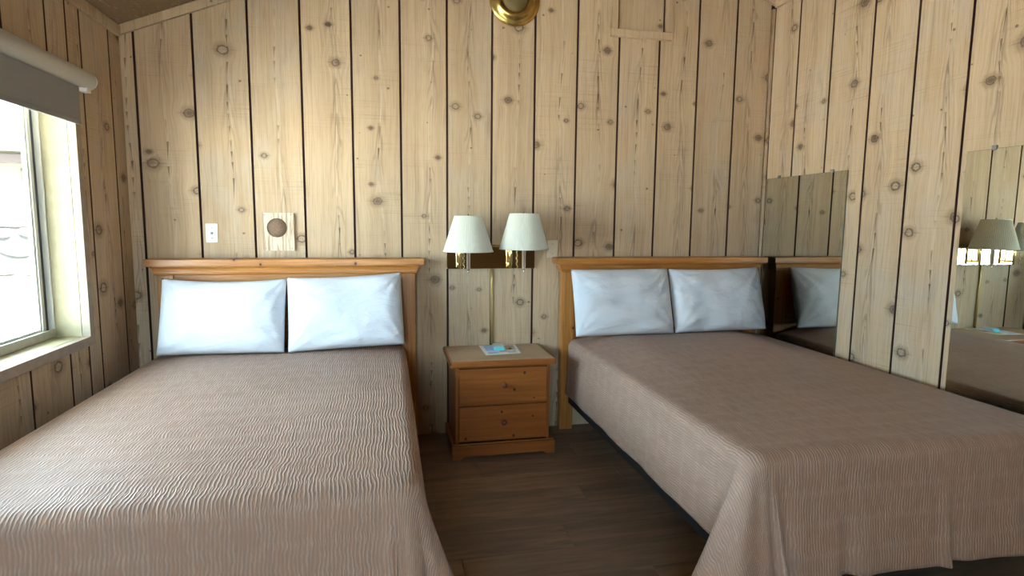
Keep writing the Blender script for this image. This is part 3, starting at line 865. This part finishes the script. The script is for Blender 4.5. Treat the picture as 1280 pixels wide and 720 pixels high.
# ------------------------------------------------------------------ small wall fittings
ot = tag(empty('blank_wall_plate', (1.036, YB-T, 1.187)), 'beige blank wall plate beside the right lamp shade', 'wall plate')
rel(B().box(1.000, 1.072, YB-T-.012, YB-T, 1.130, 1.244, .004).build('plate', M['beige']), ot)
for z in (1.155, 1.219): rel(B().lathe([(.0035, 0), (.003, -.0012)], (1.036, YB-T-.012, z), 'y', 10).build('screw', M['screw']), ot)
cx = tag(empty('cable_wall_plate', (-.989, YB-T, 1.278)), 'small ivory wall plate with centre socket above the left headboard', 'wall plate')
rel(B().box(-1.021, -.957, YB-T-.007, YB-T, 1.224, 1.333, .003).build('plate', M['ivory']), cx)
rel(B().lathe([(.0075, 0), (.0075, -.002), (.005, -.0022), (.005, -.009), (.002, -.009)], (-.988, YB-T-.007, 1.278), 'y', 16).build('socket', M['screw']), cx)
for z in (1.249, 1.308): rel(B().lathe([(.0042, 0), (.0035, -.0015)], (-.988, YB-T-.007, z), 'y', 12).build('screw', M['screw']), cx)
vt = tag(empty('wall_vent', (-.627, YB-T, 1.287)), 'square bleached wood panel with round brown grille on the back wall', 'vent')
def panel_with_hole(x0, x1, z0, z1, y0, y1, hx, hz, r, n=40):
    b = B(); ring = [(hx+r*cos(2*pi*i/n), hz+r*sin(2*pi*i/n)) for i in range(n)]
    def edge(a):
        dx, dz = cos(a), sin(a); s = 1e9
        if dx > 1e-6: s = min(s, (x1-hx)/dx)
        if dx < -1e-6: s = min(s, (x0-hx)/dx)
        if dz > 1e-6: s = min(s, (z1-hz)/dz)
        if dz < -1e-6: s = min(s, (z0-hz)/dz)
        return (hx+dx*s, hz+dz*s)
    angs = sorted([2*pi*i/n for i in range(n)] + [math.atan2(z-hz, x-hx) % (2*pi) for x in (x0, x1) for z in (z0, z1)])
    A = []
    for y in (y0, y1):
        A.append([b.bm.verts.new((hx+r*cos(a), y, hz+r*sin(a))) for a in angs]); A.append([b.bm.verts.new((edge(a)[0], y, edge(a)[1])) for a in angs])
    m = len(angs)
    for i in range(m):
        j = (i+1) % m
        for u, v in ((A[0], A[1]), (A[1], A[3]), (A[3], A[2]), (A[2], A[0])): b.bm.faces.new((u[i], u[j], v[j], v[i]))
    return b
rel(panel_with_hole(-.714, -.540, 1.178, 1.397, YB-T-.018, YB-T-.0005, -.634, 1.311, .056).build('panel', M['vent_wood']), vt)
rel(B().lathe([(.0555, 0), (.0555, -.008), (.002, -.0095)], (-.634, YB-T-.002, 1.311), 'y', 36).build('grille', M['mesh_brown']), vt)
for x, z in ((-.700, 1.385), (-.556, 1.388), (-.698, 1.190), (-.553, 1.190)):
    rel(B().lathe([(.004, 0), (.003, -.0015)], (x, YB-T-.018, z), 'y', 10).build('screw', M['screw']), vt)
dc = tag(empty('brass_wall_disc', (.773, YB-T, 2.545)), 'round brass fitting with dark centre high on the back wall', 'wall fitting')
dy = YB - T
rel(B().lathe([(.157, 0), (.158, -.006), (.152, -.013), (.140, -.016), (.128, -.0165), (.122, -.020), (.116, -.030), (.108, -.034), (.084, -.036), (.081, -.033), (.078, -.026)], (.773, dy, 2.702), 'y', 72, False).build('brass_ring', M['brass_aged']), dc)
rel(B().lathe([(.080, -.020), (.076, -.026), (.045, -.030), (.003, -.031)], (.773, dy, 2.702), 'y', 48).build('grille', M['brass_mesh']), dc)
for r_ in (.134, .098):
    rel(B().lathe([(.0035, 0), (.0035, -.002), (.001, -.0032)], (.771, dy-(.016 if r_ > .12 else .0345), 2.702-r_), 'y', 12).build('screw', M['brass']), dc)
ht = tag(empty('access_panel', (1.60, YB-T, 2.533)), 'framed wooden access panel high on the back wall', 'panel')
hx0, hx1, hz0, hz1, fw2 = 1.390, 1.810, 2.530, 2.950, .046
for nm, bx_ in (('frame_board', (hx0, hx1, hz0, hz0+fw2)), ('frame_board', (hx0, hx1, hz1-fw2, hz1)), ('frame_board', (hx0, hx0+fw2, hz0+fw2+.001, hz1-fw2-.001)), ('frame_board', (hx1-fw2, hx1, hz0+fw2+.001, hz1-fw2-.001))):
    rel(B().box(bx_[0], bx_[1], YB-T-.030, YB-T, bx_[2], bx_[3], .003).build(nm, M['plank']), ht)
rel(B().box(hx0+.01, hx1-.01, YB-T-.005, YB-T-.0003, hz0+.01, hz1-.01).build('backing', M['groove']), ht)  # dark sheet standing in for shadow lines inside the frame
rel(B().box(hx0+fw2+.013, hx1-fw2-.013, YB-T-.011, YB-T-.0052, hz0+fw2+.005, hz1-fw2-.004, .002).build('door_panel', M['plank']), ht)

# ------------------------------------------------------------------ mirrors
def mirror(label, y0, y1, z0, z1):
    r = tag(empty('wall_mirror', (XR-T, (y0+y1)/2, z0)), label, 'mirror', 'frameless wall mirrors')
    x = XR - T
    rel(B().box(x-.006, x, y0, y1, z0, z1).build('backing', M['mirror_edge']), r)
    rel(B().box(x-.0075, x-.0061, y0+.001, y1-.001, z0+.001, z1-.001).build('mirror_glass', M['mirror']), r)
    for yy in (y0+.12, y1-.12):
        rel(B().box(x-.012, x, yy-.010, yy+.010, z1-.006, z1+.014, .002).build('clip', M['clip']), r)
mirror('frameless mirror beside the headboard in the room corner', 2.885, 3.600, .46, 1.668)
mirror('frameless mirror on the right wall nearer the viewer', 1.475, 2.185, .46, 1.690)

# ------------------------------------------------------------------ outdoors
tag(B().box(-60, XL-.15, -30, 60, -.25, -.15).build('ground', M['ground']), 'sunlit pale ground outside the window', kind='structure')
tag(B().box(XL-.15, 40, YF-40, YF-.15, -.25, -.15).build('ground', M['ground']), 'pale ground outside behind the room', kind='structure')
DY = 17.2
nb = tag(empty('neighbouring_building', (-8.5, DY, -.15)), 'cream building with stone base and low roof seen through the window', 'building')
N = lambda b, n, m: rel(b.build(n, M[m]), nb)
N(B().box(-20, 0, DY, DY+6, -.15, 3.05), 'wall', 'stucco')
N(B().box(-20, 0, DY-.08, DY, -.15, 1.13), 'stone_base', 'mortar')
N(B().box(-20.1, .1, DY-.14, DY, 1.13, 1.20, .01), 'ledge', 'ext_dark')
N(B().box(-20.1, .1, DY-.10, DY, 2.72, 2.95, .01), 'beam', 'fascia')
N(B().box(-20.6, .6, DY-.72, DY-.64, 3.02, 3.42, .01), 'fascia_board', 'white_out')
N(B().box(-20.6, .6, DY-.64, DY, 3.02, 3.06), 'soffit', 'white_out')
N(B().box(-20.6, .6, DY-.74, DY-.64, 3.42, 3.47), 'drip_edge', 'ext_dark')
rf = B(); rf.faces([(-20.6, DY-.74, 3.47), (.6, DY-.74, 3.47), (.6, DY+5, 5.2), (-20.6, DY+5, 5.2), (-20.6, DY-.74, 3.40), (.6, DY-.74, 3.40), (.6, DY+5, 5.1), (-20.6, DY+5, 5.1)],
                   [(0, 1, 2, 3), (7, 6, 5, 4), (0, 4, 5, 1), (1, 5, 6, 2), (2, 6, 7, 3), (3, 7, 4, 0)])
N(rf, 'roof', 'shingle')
wx0, wx1, wz0, wz1 = -8.90, -7.9, 1.22, 2.55
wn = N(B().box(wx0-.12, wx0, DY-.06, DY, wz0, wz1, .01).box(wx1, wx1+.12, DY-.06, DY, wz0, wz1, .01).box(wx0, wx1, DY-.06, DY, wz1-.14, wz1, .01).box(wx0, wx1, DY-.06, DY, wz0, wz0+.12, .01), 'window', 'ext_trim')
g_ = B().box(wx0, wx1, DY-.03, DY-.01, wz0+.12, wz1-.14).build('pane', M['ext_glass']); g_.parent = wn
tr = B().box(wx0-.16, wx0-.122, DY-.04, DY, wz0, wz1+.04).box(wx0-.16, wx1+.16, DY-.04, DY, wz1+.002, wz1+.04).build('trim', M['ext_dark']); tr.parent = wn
rng = random.Random(11)
def stone(x, z, rx, rz):
    n = 9; b = B(); pts = []
    ph = rng.random()*6
    for i in range(n):
        a = 2*pi*i/n; k = 1 + .13*sin(2*a+ph) + .08*rng.uniform(-1, 1)
        sq = 1/max(abs(cos(a)), abs(sin(a)))**.55
        pts.append((x+rx*k*sq*cos(a)*.92, z+rz*k*sq*sin(a)*.92))
    outer = [b.bm.verts.new((p[0], DY-.075, p[1])) for p in pts]
    inner = [b.bm.verts.new((x+(p[0]-x)*.82, DY-.16, z+(p[1]-z)*.82)) for p in pts]
    c = b.bm.verts.new((x, DY-.19, z))
    for i in range(n):
        j = (i+1) % n
        for f in ((outer[i], outer[j], inner[j], inner[i]), (inner[i], inner[j], c)):
            fc = b.bm.faces.new(f); fc.smooth = True
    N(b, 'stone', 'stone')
for row, (zc, rz) in enumerate(((.12, .23), (.58, .21), (.96, .14))):
    x = -13. + row*.23
    while x < -5.5:
        rx = rng.uniform(.26, .46) if row < 2 else rng.uniform(.18, .32)
        stone(x+rx, zc+rng.uniform(-.03, .03), rx-.025, rz*rng.uniform(.92, 1.05)); x += 2*rx
# eave of this building, outside above the window
ev = tag(empty('eave_overhang', (XL-.15, 2.2, 2.0)), 'boarded roof overhang with white gutter board outside the window', 'eave')
xa, xb = XL-.145, -2.40
za, zb2 = ceil_z(xa), ceil_z(xb)
eb = B(); hw = .146
eb.faces([(xa, -hw, za), (xb, -hw, zb2), (xb, hw, zb2), (xa, hw, za), (xa, -hw, za+.03), (xb, -hw, zb2+.03), (xb, hw, zb2+.03), (xa, hw, za+.03)],
         [(0, 1, 2, 3), (7, 6, 5, 4), (0, 4, 5, 1), (1, 5, 6, 2), (2, 6, 7, 3), (3, 7, 4, 0)])
em = eb.mesh('soffit_board', M['soffit'])
for i in range(32):
    o = link('soffit_board', em); o.location = (0, YF-.4+i*.298, 0); rel(o, ev)
rs_ = B(); ya, yb2 = YF-.55, YF-.55+32*.298
rs_.faces([(xa, ya, za+.032), (xb-.03, ya, zb2+.02), (xb-.03, yb2, zb2+.02), (xa, yb2, za+.032), (xa, ya, za+.06), (xb-.03, ya, zb2+.05), (xb-.03, yb2, zb2+.05), (xa, yb2, za+.06)],
         [(0, 1, 2, 3), (7, 6, 5, 4), (0, 4, 5, 1), (1, 5, 6, 2), (2, 6, 7, 3), (3, 7, 4, 0)])
rel(rs_.build('roof_deck', M['ext_dark']), ev)
rel(B().box(xb-.026, xb-.002, ya, yb2, 1.895, 1.955, .003).build('gutter_board', M['cap']), ev)
rel(B().box(xb-.024, xb-.004, ya, yb2, 1.868, 1.894, .003).build('drip_board', M['ext_trim']), ev)
